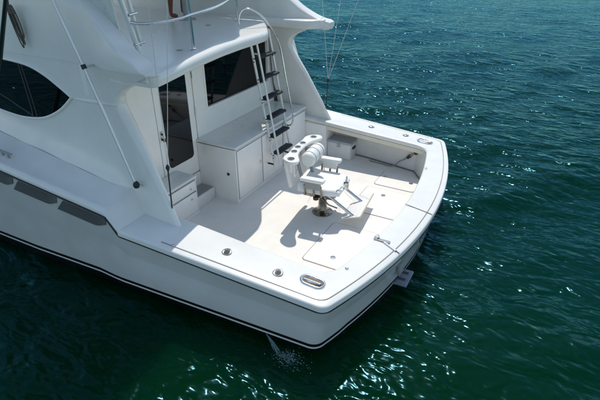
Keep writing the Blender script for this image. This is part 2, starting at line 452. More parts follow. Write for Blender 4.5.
# ---- cockpit
def wall_y(x): return interp(x, [-3.9, -2.0, -0.85], [2.50, 2.46, 2.24])
sole_out = [(-3.9, -2.5)] + [(x, -wall_y(x)) for x in np.linspace(-3.6, -0.9, 8)] + [(-0.66, -1.9)] + [(-0.36 - 0.062 * y * y, y) for y in np.linspace(-1.7, 1.7, 9)] + [(-0.66, 1.9)] + [(x, wall_y(x)) for x in np.linspace(-0.9, -3.6, 8)] + [(-3.9, 2.5)]
sole = raw('cockpit_sole', [(x, y, ZS) for x, y in sole_out] + [(x, y, ZS - 0.05) for x, y in sole_out],
           [tuple(range(len(sole_out)))] + [(i, (i + 1) % len(sole_out), (i + 1) % len(sole_out) + len(sole_out), i + len(sole_out)) for i in range(len(sole_out))], NSK, boat, 40)
# recessed liner wall round the sole
lw = [p for p in sole_out]
ts = []
for x, y in lw:
    ts.append([(x, y, ZS - 0.01), (x, y, ZS + 0.06), (x + 0.0, y * 1.006, zc(x) - 0.06)])
loft('cockpit_liner', ts, GEL, boat, smooth=40)
tube('toe_rail', [(x, y * 0.992, ZS + 0.012) for x, y in lw[1:-1]], 0.010, SEAM, boat, 6)
# side lockers closing the recess forward, under the wings
for s in (-1, 1):
    lo = (-3.88, min(2.06 * s, 2.47 * s), ZS - 0.01); hi = (-2.68, max(2.06 * s, 2.47 * s), 0.965)
    box('side_locker', lo, hi, CAB, boat, 0.012)
# hatch lids: rounded rectangles standing 5 mm proud on a dark gasket
def rrect(x0, x1, y0, y1, r, n=5):
    out = []
    for cx, cy, a0 in [(x1 - r, y1 - r, 0), (x0 + r, y1 - r, 90), (x0 + r, y0 + r, 180), (x1 - r, y0 + r, 270)]:
        for k in range(n + 1):
            a = R(a0 + 90 * k / n); out.append((cx + r * math.cos(a), cy + r * math.sin(a)))
    return out
def lid(x0, x1, y0, y1, latches, r=0.06):
    P = rrect(x0, x1, y0, y1, r); Q = rrect(x0 + .007, x1 - .007, y0 + .007, y1 - .007, r - .005)
    S = rrect(x0 + .011, x1 - .011, y0 + .011, y1 - .011, r - .008)
    n = len(P)
    v = [(x, y, ZS - 0.002) for x, y in Q] + [(x, y, ZS + 0.006) for x, y in Q] + [(x, y, ZS + 0.009) for x, y in S]
    f = [(i, (i + 1) % n, n + (i + 1) % n, n + i) for i in range(n)] + [(n + i, n + (i + 1) % n, 2 * n + (i + 1) % n, 2 * n + i) for i in range(n)] + [tuple(range(2 * n, 3 * n))]
    o = raw('hatch_lid', v, f, LID, boat, 30)
    P2 = rrect(x0 - .002, x1 + .002, y0 - .002, y1 + .002, r)
    raw('gasket', [(x, y, ZS + 0.003) for x, y in P2], [tuple(range(n))], SEAM, o, 180)
    for lx, ly in latches:
        la = lathe('latch', [(0.040, 0), (0.038, 0.005), (0.026, 0.006), (0.025, 0.003), (0, 0.003)], (lx, ly, ZS + 0.008), SS, o, 18)
lid(-1.48, -0.72, -1.22, -0.12, [(-1.10, -0.99)])
lid(-1.46, -0.62, 0.36, 1.28, [(-1.09, 1.05), (-1.36, 0.50)])
lid(-1.40, -0.66, 1.40, 2.02, [(-1.31, 1.77), (-0.80, 1.72)])
# tackle centre on the starboard side of the bulkhead
def cabinet(y0, y1, x0, z1, doors, lip=0.025):
    c = box('cabinet', (XB + 0.002, y0, ZS - 0.004), (x0, y1, z1 - 0.06), CAB, boat, 0.008)
    box('counter_top', (XB + 0.004, y0 - 0.012, z1 - 0.045), (x0 + lip, y1 + 0.004, z1), GEL, c, 0.018, 3)
    box('shadow_gap', (XB + 0.006, y0 + 0.015, z1 - 0.061), (x0 - 0.004, y1 - 0.012, z1 - 0.044), GAP, c, 0)
    for (a, b, za, zb, hy, hz) in doors:
        d = box('cabinet_door', (x0 - 0.01, a, za), (x0 + 0.014, b, zb), CAB, boat, 0.008)
        box('door_gap', (x0 - 0.012, a - 0.010, za - 0.010), (x0 + 0.0025, b + 0.010, zb + 0.010), SEAM, d, 0)
        if hy is not None:
            M = Matrix.Translation((x0 + 0.014, hy, hz)) @ Matrix.Rotation(R(90), 4, 'Y')
            lathe('handle', [(0.022, 0), (0.022, 0.006), (0.012, 0.009), (0.0, 0.010)], (0, 0, 0), SS, d, 16, M)
    return c
TC = cabinet(-0.335, 2.055, -3.135, 1.30, [(-0.30, 0.415, 0.37, 1.215, 0.35, 0.80), (0.445, 1.13, 0.37, 1.215, 1.06, 0.80), (1.16, 2.02, 0.37, 1.215, 1.24, 0.80)])
PC = cabinet(-2.055, -0.875, -3.525, 0.965, [(-1.50, -0.91, 0.72, 0.89, -1.03, 0.80), (-1.50, -0.91, 0.36, 0.695, -1.03, 0.62)])
# lock on the tackle centre's port end and a white towel clip on its top
M = Matrix.Translation((-3.30, -0.336, 0.80)) @ Matrix.Rotation(R(90), 4, 'X')
lathe('latch', [(0.026, 0), (0.026, 0.006), (0.014, 0.010), (0.0, 0.011)], (0, 0, 0), RUB, TC, 16, M)
box('counter_fitting', (-3.62, 0.52, 1.298), (-3.50, 0.58, 1.312), WST, TC, 0.005)
# steps up to the salon door
st = box('door_step', (XB + 0.003, -0.865, ZS - 0.003), (-3.60, -0.345, 0.50), GEL, boat, 0.015)
box('step_pad', (XB + 0.03, -0.84, 0.499), (-3.62, -0.37, 0.506), GREYP, st, 0.002)

# ---- salon bulkhead with door and window
def panel_with_holes(name, x, ylo, yhi, zlo, zhi, holes, th, m, parent):
    ys = sorted({ylo, yhi, *[h[0] for h in holes], *[h[1] for h in holes]}); zs_ = sorted({zlo, zhi, *[h[2] for h in holes], *[h[3] for h in holes]})
    bm = bmesh.new()
    inside = lambda y, z: any(h[0] < y < h[1] and h[2] < z < h[3] for h in holes)
    V = {}
    def vv(i, j, k):
        if (i, j, k) not in V: V[(i, j, k)] = bm.verts.new((x - th * k, ys[i], zs_[j]))
        return V[(i, j, k)]
    for i in range(len(ys) - 1):
        for j in range(len(zs_) - 1):
            if inside((ys[i] + ys[i + 1]) / 2, (zs_[j] + zs_[j + 1]) / 2): continue
            bm.faces.new((vv(i, j, 0), vv(i + 1, j, 0), vv(i + 1, j + 1, 0), vv(i, j + 1, 0)))
            bm.faces.new((vv(i, j, 1), vv(i + 1, j, 1), vv(i + 1, j + 1, 1), vv(i, j + 1, 1)))
            for (di, dj, a, b) in [(-1, 0, (i, j), (i, j + 1)), (1, 0, (i + 1, j), (i + 1, j + 1)), (0, -1, (i, j), (i + 1, j)), (0, 1, (i, j + 1), (i + 1, j + 1))]:
                ni, nj = i + di, j + dj
                out = ni < 0 or nj < 0 or ni >= len(ys) - 1 or nj >= len(zs_) - 1 or inside((ys[ni] + ys[ni + 1]) / 2, (zs_[nj] + zs_[nj + 1]) / 2)
                if out: bm.faces.new((vv(*a, 0), vv(*b, 0), vv(*b, 1), vv(*a, 1)))
    return bmo(name, bm, m, parent, 40)
bulk = panel_with_holes('salon_bulkhead', XB, -2.14, 2.14, 0.25, 2.86, [(-1.145, -0.275, 0.72, 2.72), (0.02, 1.93, 1.725, 2.62)], 0.08, CAB, boat)
def rounded_panel(name, x0, x1, y0, y1, z0, z1, r, m, parent):
    P = rrect(y0, y1, z0, z1, r, 6); n = len(P)
    v = [(x0, a, b) for a, b in P] + [(x1, a, b) for a, b in P]
    f = [tuple(range(n))[::-1], tuple(range(n, 2 * n))] + [(i, (i + 1) % n, n + (i + 1) % n, n + i) for i in range(n)]
    return raw(name, v, f, m, parent, 40)
door = rounded_panel('salon_door', XB - 0.05, XB - 0.006, -1.125, -0.295, 0.74, 2.70, 0.06, CAB, boat)
rounded_panel('door_window', XB - 0.03, XB - 0.001, -1.00, -0.425, 1.03, 2.60, 0.07, DOORG, door)
box('door_gap', (XB - 0.07, -1.14, 0.725), (XB - 0.045, -0.28, 2.715), GAP, door, 0)
for hz in (2.35, 1.75, 0.95): tube('hinge', [(XB + 0.002, -0.285, hz - 0.06), (XB + 0.002, -0.285, hz + 0.06)], 0.011, SS, door, 8)
bm = bmesh.new(); addbox(bm, (XB - 0.006, -1.10, 1.50), (XB + 0.004, -1.05, 1.68), 0.004)
bmo('lock_plate', bm, SS, door)
lathe('door_knob', [(0.02, 0), (0.012, 0.02), (0.026, 0.04), (0.024, 0.06), (0, 0.066)], (0, 0, 0), BRZ, door, 14, Matrix.Translation((XB + 0.004, -1.075, 1.55)) @ Matrix.Rotation(R(90), 4, 'Y'))
lathe('lock_cylinder', [(0.018, 0), (0.016, 0.012), (0, 0.013)], (0, 0, 0), RUB, door, 14, Matrix.Translation((XB + 0.004, -1.075, 1.635)) @ Matrix.Rotation(R(90), 4, 'Y'))
wf = panel_with_holes('salon_window', XB + 0.012, -0.01, 1.96, 1.70, 2.65, [(0.03, 1.92, 1.735, 2.61)], 0.05, CAB, boat)
box('window_pane', (XB - 0.06, 0.021, 1.726), (XB - 0.035, 1.929, 2.619), GLASS, wf, 0)
tube('grab_rail', smoothpath([(XB + .01, -1.72, 1.25), (XB + .06, -1.72, 1.29), (XB + .06, -1.72, 1.75), (XB + .01, -1.72, 1.79)], 5), 0.012, SS, boat, 8)
# interior floor and lining behind the glass is closed off by the dark salon box
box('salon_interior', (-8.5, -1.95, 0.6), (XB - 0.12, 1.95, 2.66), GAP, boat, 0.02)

# ---- house sides with the buttress wings
EZ = [1.00, 1.09, 1.43, 1.96, 2.28, 2.40, 2.48, 2.56, 2.64, 2.71, 2.78, 2.84, 2.875]
EX = [-2.60, -2.66, -2.84, -3.14, -3.345, -3.41, -3.43, -3.40, -3.30, -3.14, -2.98, -2.83, -2.75]
def edge_x(z): return interp(z, EZ, EX)
def house_y(x, z):
    base = interp(z, [0.9, 1.1, 1.6, 2.2, 2.5, 2.65, 2.76, 2.84, 2.90, 3.05, 3.3, 4.0], [2.27, 2.25, 2.205, 2.15, 2.14, 2.15, 2.175, 2.205, 2.22, 2.205, 2.15, 2.03])
    q = max(0, min(1, (x + 4.1) / 0.9)); flat = interp(z, [2.2, 2.5, 2.9, 3.3, 4.0], [2.15, 2.14, 2.125, 2.10, 2.03])
    if z > 2.5: base = flat + (base - flat) * q * q * (3 - 2 * q)
    # fillet where the side meets the deck forward of the break
    if x < -3.3:
        dz = z - deck_z(x)
        base += 0.12 * math.exp(-max(0, dz) / 0.12) * min(1, (-3.3 - x) / 0.3)
    base -= 0.012 * max(0, -5.5 - x) ** 2
    return base
def deck_z(x):
    if x > -3.34: return zc(x)
    return sheer(x) + 0.155
def ledge(z, x): return 0.0
zlev = [0.98, 1.05, 1.12, 1.2, 1.28, 1.36, 1.44, 1.54, 1.66, 1.8, 1.95, 2.1, 2.24, 2.34, 2.40, 2.44, 2.48, 2.52, 2.56, 2.60, 2.64, 2.68, 2.72, 2.76, 2.80, 2.84, 2.875]
ts_ = [0, .006] + list(np.linspace(.014, .40, 36)) + [.45, .5, .55, .6, .65, .7, .75, .8, .9, 1]
for s in (-1, 1):
    out = []; 
    for z in zlev:
        xe = edge_x(z); row = []
        # rounded aft edge: inner face, half round, outer face
        row.append((XB + 0.05, s * (house_y(XB, z) - 0.16), z))
        yo = house_y(xe, z); T = interp(z, [1.0, 1.8, 2.3], [0.07, 0.11, 0.16])
        for k in range(7):
            a = math.pi * k / 6
            row.append((xe - 0.06 + 0.06 * math.sin(a), s * (yo - T / 2 - T / 2 * math.cos(a)), z))
        for t in ts_[1:]:
            x = xe - 0.06 + (-8.6 - xe) * t; zz = z
            row.append((x, s * house_y(x, z), z))
        out.append(row)
    hs = loft('house_side', out, GEL, boat, smooth=50)
    # flybridge side above, its top edge sweeping up forwards
    TX = [-9.0, -7.5, -6.0, -5.2, -4.5, -3.83, -3.46, -3.22, -3.03, -2.88, -2.74]
    TZ = [3.85, 3.92, 3.93, 3.88, 3.76, 3.565, 3.28, 3.09, 2.995, 2.935, 2.90]
    secs = []
    for x in np.concatenate([np.linspace(-9, -4.6, 14), np.linspace(-4.5, -2.63 if s > 0 else -2.84, 28)]):
        zt = interp(x, TX, TZ); row = []
        if s < 0 and x > -3.02: zt += (2.893 - zt) * (x + 3.02) / 0.18
        y0 = house_y(x, 2.876)
        for q in np.linspace(0, 1, 7):
            z = 2.876 + (zt - 2.876) * q; row.append((x, s * (house_y(x, z) + 0.004), z))
        yt = house_y(x, zt)
        q = max(0, min(1, (x + 4.2) / 0.8)); wi = 0.14 + 0.12 * q
        row += [(x, s * (yt - 0.02), zt + 0.014), (x, s * (yt - wi + 0.05), zt + 0.016), (x, s * (yt - wi + 0.01), zt), (x, s * (yt - wi), zt - 0.03), (x, s * (yt - wi), 2.76), (x, s * (yt - wi * .5), 2.745), (x, s * (yt - 0.01), 2.80)]
        if s > 0 and x > -2.72:
            q = 1 - ((x + 2.72) / 0.09) ** 2 * 0.35; row = [(a, s * (2.09 + (abs(b) - 2.09) * (0.4 + 0.6 * q)), 2.825 + (c_ - 2.825) * q) for a, b, c_ in row]
        secs.append(row)
    loft('flybridge_coaming', secs, GEL, boat, smooth=60, caps=True)
    # tapering moulded ledge from the side window's tip aft to the wing
    secs = []
    for t in np.linspace(0, 1, 10):
        x = -4.20 + 0.74 * t; z = 2.42 + 0.02 * t; y = house_y(x, z); h = 0.05 * math.sin(math.pi * min(1, t * .9 + .1)) + 0.01
        secs.append([(x, s * (y - 0.01), z + h * .6), (x, s * (y + 0.014), z + h * .1), (x, s * (y + 0.010), z - h * .2), (x, s * (y - 0.01), z - h)])
    loft('moulded_ledge', secs, GEL, hs, smooth=60)
    # big tapered side window
    W = smoothpath([(-5.55, 0, 2.785), (-5.02, 0, 2.755), (-4.70, 0, 2.67), (-4.42, 0, 2.535), (-4.235, 0, 2.43)], 5)
    W2 = smoothpath([(-4.235, 0, 2.43), (-4.50, 0, 2.235), (-4.82, 0, 2.085), (-5.12, 0, 2.025), (-5.5, 0, 2.01), (-6.2, 0, 2.08), (-7.0, 0, 2.25), (-7.35, 0, 2.42), (-7.0, 0, 2.6), (-6.2, 0, 2.74), (-5.55, 0, 2.785)], 5)
    O = [(p.x, p.z) for p in W[:-1]] + [(p.x, p.z) for p in W2[:-1]]
    cx, cz = -5.4, 2.4; secs = []
    for q in (1.0, 0.8, 0.6, 0.4, 0.2, 0.02):
        ring = [(cx + (a - cx) * q, cz + (b - cz) * q) for a, b in O]
        secs.append([(a, s * (house_y(a, b) + 0.010), b) for a, b in ring])
    sw = loft('side_window', secs, GLASS, boat, closed=True, smooth=180)
    tube('window_frame', [(a, s * (house_y(a, b) + 0.004), b) for a, b in O], 0.020, GEL, sw, 8, closed=True)
    for (a0, b0, a1, b1) in [(-5.10, 2.745, -5.02, 2.045), (-5.16, 2.745, -5.10, 2.04), (-5.9, 2.32, -5.10, 2.06)]:
        tube('mullion', [(a0 + (a1 - a0) * t, s * (house_y(a0 + (a1 - a0) * t, b0 + (b1 - b0) * t) + 0.010), b0 + (b1 - b0) * t) for t in np.linspace(0, 1, 8)], 0.008, MULL, sw, 6)
    # side deck and bulwark cap forward of the break
    secs = []
    for x in [-14.9 + i * 0.35 for i in range(32)] + [-3.6, -3.5, -3.42, -3.36, -3.30, -3.24, -3.19]:
        w = hb(x); sz = sheer(x)
        if x > -3.37:
            q = (-3.36 - x) / (-0.17); q = min(1, max(0, q)); up = (1 - q)
        else: up = 1.0
        zr = max(sz, zc(x) - 0.055) if x > -3.4 else sz
        dk = sz + 0.155 * up + 0.058 * (1 - up)
        yin = min(house_y(x, deck_z(x)) - 0.02, w - 0.1) if x > -8.6 else max(0, w - 0.5) * 0
        secs.append([(x, s * (w - 0.012), zr - 0.02), (x, s * (w - 0.004), zr + 0.05 * up + 0.03 * (1 - up)), (x, s * max(0, w - 0.02), zr + 0.080 * up + .05 * (1 - up)), (x, s * max(0, w - 0.07), zr + 0.095 * up + .057 * (1 - up)),
                     (x, s * max(0, w - 0.10), zr + 0.092 * up + .058 * (1 - up)), (x, s * max(0, (w - 0.1) * .5 + yin * .5), (zr + dk) / 2 + 0.055 * up + .03 * (1 - up)), (x, s * yin, dk + 0.03 * up)])
    loft('side_deck', secs, GEL, boat, smooth=50)
    # cleat on the side deck
    x = -5.25; y = s * (hb(x) - 0.19); z = sheer(x) + 0.115
    bm = bmesh.new(); addtube(bm, [(x - 0.15, y, z + 0.075), (x - 0.09, y, z + 0.062), (x + 0.09, y, z + 0.05), (x + 0.15, y, z + 0.058)], [0.010, 0.016, 0.016, 0.010], 8)
    for dx in (-0.06, 0.06): addtube(bm, [(x + dx, y, z - 0.02), (x + dx, y, z + 0.055)], 0.017, 8)
    bmo('deck_cleat', bm, GREYP, boat)
# foredeck house front and roof closing the house
v = []
secs = []
for x, zt in [(-8.6, 2.86), (-9.4, 2.6), (-10.6, 2.15), (-11.4, 1.9)]:
    q = (x + 8.6) / -2.8; w = 2.02 * (1 - q) + 1.1 * q
    secs.append([(x, -w, 1.7 + 0.35 * q), (x, -w * .92, zt - .1), (x, -w * .7, zt), (x, w * .7, zt), (x, w * .92, zt - .1), (x, w, 1.7 + 0.35 * q)])
loft('house_front', secs, GEL, boat, smooth=60, caps=True)
secs = []
for x in np.linspace(-15, -8.4, 12):
    w = max(0.02, hb(x) - 0.09); z = sheer(x) + 0.07
    secs.append([(x, w * t, z + 0.10 * (1 - t * t)) for t in np.linspace(-1, 1, 7)])
loft('foredeck', secs, GEL, boat, smooth=60)

# ---- flybridge deck with the ladder cut-out at its starboard aft corner
def fb_aft(y):
    if y < 0.42: return interp(y, [-2.2, -2.0, -1.7, -1.2, -0.7, -0.2, 0.2, 0.42], [-2.735, -2.755, -2.80, -2.875, -2.93, -2.955, -2.96, -2.975])
    return interp(y, [0.42, 0.62, 0.9, 1.3, 1.7, 1.97], [-2.975, -3.04, -3.22, -3.50, -3.80, -3.98])
def fb_z(y): return 2.885 + 0.045 * (1 - (y / 2.1) ** 2)
secs = []
ycols = [-2.173, -2.17, -2.16, -2.145, -2.125, -2.10, -2.07] + list(np.linspace(-2.03, 0.36, 38)) + list(np.linspace(0.42, 1.965, 28))
for y in ycols:
    xa = fb_aft(y); z = fb_z(y)
    if y < -2.07:
        q = math.sqrt(max(0, 1 - ((-2.07 - y) / 0.105) ** 2)); xa -= 0.10 * (1 - q)
    xf, xm = (-3.45, -3.3) if y < -2.09 else (-8.6, -5.0)
    secs.append([(xf, y, z), (xm, y, z), (xa - 0.20, y, z), (xa - 0.055, y, z - 0.002), (xa - 0.018, y, z - 0.014), (xa - 0.004, y, z - 0.045), (xa, y, z - 0.085), (xa - 0.006, y, z - 0.125), (xa - 0.03, y, z - 0.14), (min(xa - 0.3, xm + 0.1), y, z - 0.145), (xf, y, z - 0.145)])
fbd = loft('flybridge_deck', secs, GEL, boat, closed=True, smooth=60, caps=True)
# wind curtain panels inside the coaming, and the console forward
for s in (-1, 1):
    bm = bmesh.new()
    n = 14; rows = []
    for i in range(n + 1):
        x = -3.38 - 3.6 * i / n; yy = 1.93 - 0.012 * math.sin(i * 1.7); lean = 0.04 * math.sin(i * 1.1)
        rows.append([(x - 0.0, s * yy, 2.92), (x - 0.05, s * (yy - .01 + lean * .3), 3.25), (x - 0.12, s * (yy - .02 + lean), 3.65), (x - 0.18, s * (yy - .03), 3.95)])
    if s < 0: 
        loft('side_curtain', [r_ for r_ in rows] , CURT, boat, smooth=180)
        tube('curtain_edge', rows[0], 0.009, GEL, boat, 6)
box('helm_console', (-7.4, -0.9, 2.9), (-6.6, 0.9, 3.95), GEL, boat, 0.08, 3)

# narrow sunlit ledge on the starboard side of the ladder opening
secs = []
for x in np.linspace(-4.6, -2.72, 14):
    q = max(0, (x + 2.95) / 0.23); yi = 1.70 + 0.22 * q
    secs.append([(x, 2.02, 2.93), (x, yi + 0.03, 2.93), (x, yi + 0.006, 2.92), (x, yi, 2.89), (x, yi + 0.02, 2.79), (x, 2.02, 2.76)])
loft('bridge_ledge', secs, GEL, boat, closed=True, smooth=60, caps=True)

# ---- flybridge railing
rail = empty('railing'); rail.parent = boat
def base_plate(p, parent, r=0.05): lathe('base_flange', [(r, 0), (r, 0.008), (r * .6, 0.018), (r * .55, 0.03)], p, SS, parent, 18)
S1 = (-3.30, -1.78, fb_z(-1.78)); S2 = (-3.13, -1.05, fb_z(-1.05)); S3 = (-4.02, 1.20, fb_z(1.2))
S1t = (-3.40, -1.92, 3.80)
tube('stanchion', [S1, tuple(np.array(S1) * .5 + np.array(S1t) * .5), S1t], 0.031, ALU, rail, 14)
tube('stanchion', [S2, (-3.13, -1.07, 3.85)], 0.021, SS, rail, 12)
tube('stanchion', [S3, (-4.02, 1.20, 3.80)], 0.020, SS, rail, 12)
for p in (S1, S2, S3): base_plate(p, rail)
lr = smoothpath([(-3.35, -1.845, 3.35), (-3.22, -1.80, 3.33), (-3.10, -1.62, 3.33), (-3.07, -1.3, 3.335), (-3.11, -1.06, 3.345), (-3.25, -0.4, 3.35), (-3.55, 0.35, 3.36), (-3.95, 1.12, 3.36), (-4.15, 1.45, 3.36), (-4.5, 1.75, 3.36), (-5.2, 1.9, 3.36)], 6)
tube('lower_rail', lr, 0.018, SS, rail, 10)
tr_ = smoothpath([(-3.9, -1.93, 3.66), (-3.42, -1.93, 3.665), (-3.2, -1.85, 3.67), (-3.10, -1.6, 3.67), (-3.11, -1.06, 3.70), (-3.4, 0.0, 3.72), (-3.98, 1.16, 3.72), (-4.2, 1.5, 3.72), (-4.8, 1.8, 3.72)], 6)
tube('top_rail', tr_, 0.019, SS, rail, 10)
# rod holder tube clamped beside the corner stanchion
tube('rail_rod_holder', [(-3.36, -1.70, 3.06), (-3.42, -1.74, 3.60)], 0.024, ALU, rail, 12)
tube('clamp', [(-3.30, -1.86, 3.10), (-3.35, -1.66, 3.10)], 0.016, SS, rail, 8)
tube('clamp', [(-3.32, -1.86, 3.42), (-3.38, -1.68, 3.42)], 0.016, SS, rail, 8)
for x, y in [(-4.15, 0.55), (-3.28, -1.15), (-4.9, 0.75)]:
    lathe('deck_plate', [(0.045, 0), (0.04, 0.008), (0, 0.009)], (x, y, fb_z(y) - 0.001), GREYP, fbd, 16)

# ---- hardtop over the flybridge (above the picture; it shades the bridge deck)
ht = []
for y in np.linspace(-2.1, 2.45, 20):
    z = 4.98 + 0.06 * (1 - (y / 2.4) ** 2); xa = interp(y, [-2.1, -0.9, -0.3, 0.3, 0.8, 1.1, 1.4, 2.45], [-3.2, -3.2, -3.4, -3.5, -3.5, -3.62, -3.90, -4.02])
    ht.append([(-7.6, y, z), (xa - 0.12, y, z), (xa, y, z - 0.04), (xa - 0.05, y, z - 0.09), (-7.6, y, z - 0.09)])
hard = loft('hardtop', ht, GEL, boat, closed=True, smooth=50, caps=True)
for (a, b) in [((-3.44, 2.03, 2.98), (-4.15, 1.9, 4.92)), ((-5.2, -2.0, 3.86), (-5.0, -1.8, 4.92)), ((-6.9, -1.95, 3.9), (-7.1, -1.8, 4.92)), ((-6.9, 1.95, 3.9), (-7.1, 1.5, 4.92))]:
    tube('hardtop_leg', [a, b], 0.030, ALU, hard, 12)

# ---- cockpit ladder
lad = empty('ladder'); lad.parent = boat
lb = Vector((-2.93, 0, 0.40)); lt = Vector((-3.40, 0, 2.86))
def lp(z): 
    t = (z - lb.z) / (lt.z - lb.z); return lb.x + (lt.x - lb.x) * t
yl, yr_ = 0.60, 1.19
tube('side_rail', [(lp(0.62), yl, 0.62), (lp(2.84), yl, 2.84)], 0.022, ALU, lad, 12)
tube('side_rail', [(lp(0.62), yr_, 0.62), (lp(2.84), yr_, 2.84)], 0.022, ALU, lad, 12)
for z in (0.84, 1.16, 1.48, 1.81, 2.14, 2.47):
    x = lp(z); box('tread', (x - 0.055, yl + 0.02, z - 0.016), (x + 0.085, yr_ - 0.02, z + 0.016), TREAD, lad, 0.006)
    for y in (yl, yr_):
        for dz in (0.0, -0.05): tube('bolt', [(x + 0.02, y - 0.03, z + dz), (x + 0.02, y + 0.03, z + dz)], 0.009, RUB, lad, 6)
# handrails standing off the ladder; the starboard one hoops over the deck edge
hr = smoothpath([(-3.62, 0.66, 2.94), (-3.60, 0.66, 3.10), (-3.52, 0.70, 3.20), (-3.38, 0.80, 3.16), (-3.28, 0.98, 2.98), (lp(2.6) + 0.15, 1.21, 2.6), (lp(2.0) + 0.16, 1.22, 2.0), (lp(1.5) + 0.17, 1.22, 1.5), (lp(1.28) + 0.15, 1.21, 1.28), (lp(1.2) + 0.08, 1.20, 1.20), (lp(1.2), 1.19, 1.20)], 6)
tube('handrail', hr, 0.014, SS, lad, 10)
hl = [(lp(2.80) + 0.12, 0.60, 2.80), (lp(0.70) + 0.12, 0.60, 0.70)]
tube('handrail', hl, 0.018, ALU, lad, 10)
for z in (2.55, 1.7, 0.85): tube('standoff', [(lp(z), yl, z), (lp(z) + 0.12, 0.60, z)], 0.012, ALU, lad, 8)
for y in (yl, yr_):
    tube('foot_bracket', [(lp(0.66), y, 0.66), (-3.115, y, 0.66)], 0.016, RUB, lad, 8)

# ---- transom details: cleat, vents, folded swim step, lettering, trim
def tr_x(y, z): return -0.074 * y * y - interp(z, [0.2, 0.34, 0.87], [0.14, 0.10, 0.035])
def on_transom(name, y0, y1, z0, z1, th, m, parent, bev=0.006):
    bm = bmesh.new(); ym = (y0 + y1) / 2; ang = math.atan(2 * 0.074 * ym)
    M = Matrix.Translation((tr_x(ym, (z0 + z1) / 2), ym, (z0 + z1) / 2)) @ Matrix.Rotation(ang, 4, 'Z')
    addbox(bm, (-0.01, -(y1 - y0) / 2, -(z1 - z0) / 2), (th, (y1 - y0) / 2, (z1 - z0) / 2), bev, 2, M); return bmo(name, bm, m, parent)
on_transom('transom_vent', -1.07, -0.93, 0.40, 0.55, 0.03, GREYP, boat)
for y in (-0.55, 0.42, 0.98): on_transom('transom_fitting', y - 0.035, y + 0.035, 0.62, 0.68, 0.02, GREYP, boat)
for y, w, z0, z1 in [(-0.36, 0.03, 0.50, 0.60), (-0.27, 0.02, 0.52, 0.58), (-0.20, 0.05, 0.53, 0.56), (-0.09, 0.02, 0.50, 0.61), (-0.02, 0.04, 0.52, 0.55), (0.08, 0.03, 0.51, 0.60)]:
    on_transom('faded_mark', y, y + w, z0, z1, 0.003, BLUE, boat, 0)
xs0 = -0.26
step = box('swim_step', (xs0 - 0.06, -1.02, 0.20), (xs0 + 0.22, -0.66, 0.235), STEP, boat, 0.016, 3)
for y in (-0.93, -0.78): box('step_slot', (xs0 + 0.07, y, 0.228), (xs0 + 0.17, y + 0.055, 0.2365), GAP, step, 0.0)
bm = bmesh.new(); addbox(bm, (-0.70, -2.485, 0.245), (-0.60, -2.42, 0.315), 0.008); bmo('corner_trim', bm, NUT, boat)

# ---- outriggers on the house sides
for s in (-1, 1):
    o = empty('outrigger'); o.parent = boat
    b0 = Vector((-3.21, 2.29 * s, 1.50)); p1 = Vector((-3.68, 2.30 * s, 2.90)); d = (p1 - b0).normalized(); top = b0 + d * 6.0 + Vector((0, 0.10 * s, 0))
    tube('pole', [b0, p1, top], [0.019, 0.019, 0.013], ALU, o, 12)
    tube('collar', [p1 - d * 0.02, p1 + d * 0.03], 0.028, RUB, o, 12)
    tube('bracket', [p1, Vector((-3.66, 2.10 * s, 2.90))], 0.014, SS, o, 8)
    lathe('pivot', [(0.03, -0.02), (0.04, 0.0), (0.04, 0.03), (0.024, 0.06), (0.0, 0.065)], tuple(b0), RUB, o, 14)
    tube('pivot_arm', [b0, b0 + Vector((0.03, -0.10 * s, -0.03))], 0.016, SS, o, 8)
    # halyard: two falls meeting at a snap, stretched to the covering board with a black cord
    snap = Vector((-2.73, 2.20 * s, 1.82)); foot = Vector((-2.77, 2.20 * s, 1.06))
    h = empty('outrigger_line', (0, 0, 0), 0, ('thin pale outrigger line with black snap cord hanging beside the shaded house wing' if s < 0 else
             'thin pale outrigger lines meeting in a point over the open water'), 'rigging line')
    ups = [(-2.62, 2.20 * s, 4.7), (-2.42, 2.02 * s, 4.5)] if s < 0 else [(-2.99, 2.20, 4.2), (-2.40, 2.20, 4.2), (-1.86, 2.20, 4.2)]
    for u in ups: tube('fall', [snap, u], 0.0042, LINE, h, 5)
    tube('snap', [snap - Vector((0, 0, .05)), snap, snap + Vector((0, 0, .04))], [0.008, 0.026, 0.010], RUB, h, 8)
    tube('shock_cord', [snap, foot], 0.009, CORD, h, 6)
    tube('eye', [foot + Vector((0, 0, -.01)), foot + Vector((0, 0, .03))], [0.022, 0.012], SS, h, 8)

# ------------------------------------------------------------------ things on the boat
# fighting chair
ch = empty('fighting_chair', (-1.78, 0.08, ZS), R(6), 'white fighting chair on a steel pedestal with rod rack back and slatted footrest', 'chair')
lathe('pedestal', [(0.165, 0.0), (0.165, 0.015), (0.13, 0.03), (0.085, 0.05), (0.072, 0.07), (0.066, 0.30), (0.072, 0.31), (0.072, 0.40), (0.055, 0.42), (0.055, 0.50)], (0, 0, 0), PED, ch, 28)
for k in range(8):
    a = 2 * math.pi * k / 8; lathe('bolt', [(0.012, 0), (0.012, 0.01), (0, 0.012)], (0.148 * math.cos(a), 0.148 * math.sin(a), 0.014), SS, ch, 8)
bm = bmesh.new(); addbox(bm, (-0.20, -0.20, 0.44), (0.20, 0.20, 0.47), 0.008); addtube(bm, [(-0.1, -0.27, 0.42), (-0.1, 0.27, 0.42)], 0.028, 10); addtube(bm, [(0.14, -0.30, 0.43), (0.14, 0.30, 0.43)], 0.022, 10)
for y in (-0.22, 0.22): addbox(bm, (-0.24, y - 0.02, 0.38), (0.26, y + 0.02, 0.46), 0.006)
bmo('seat_frame', bm, PED, ch)
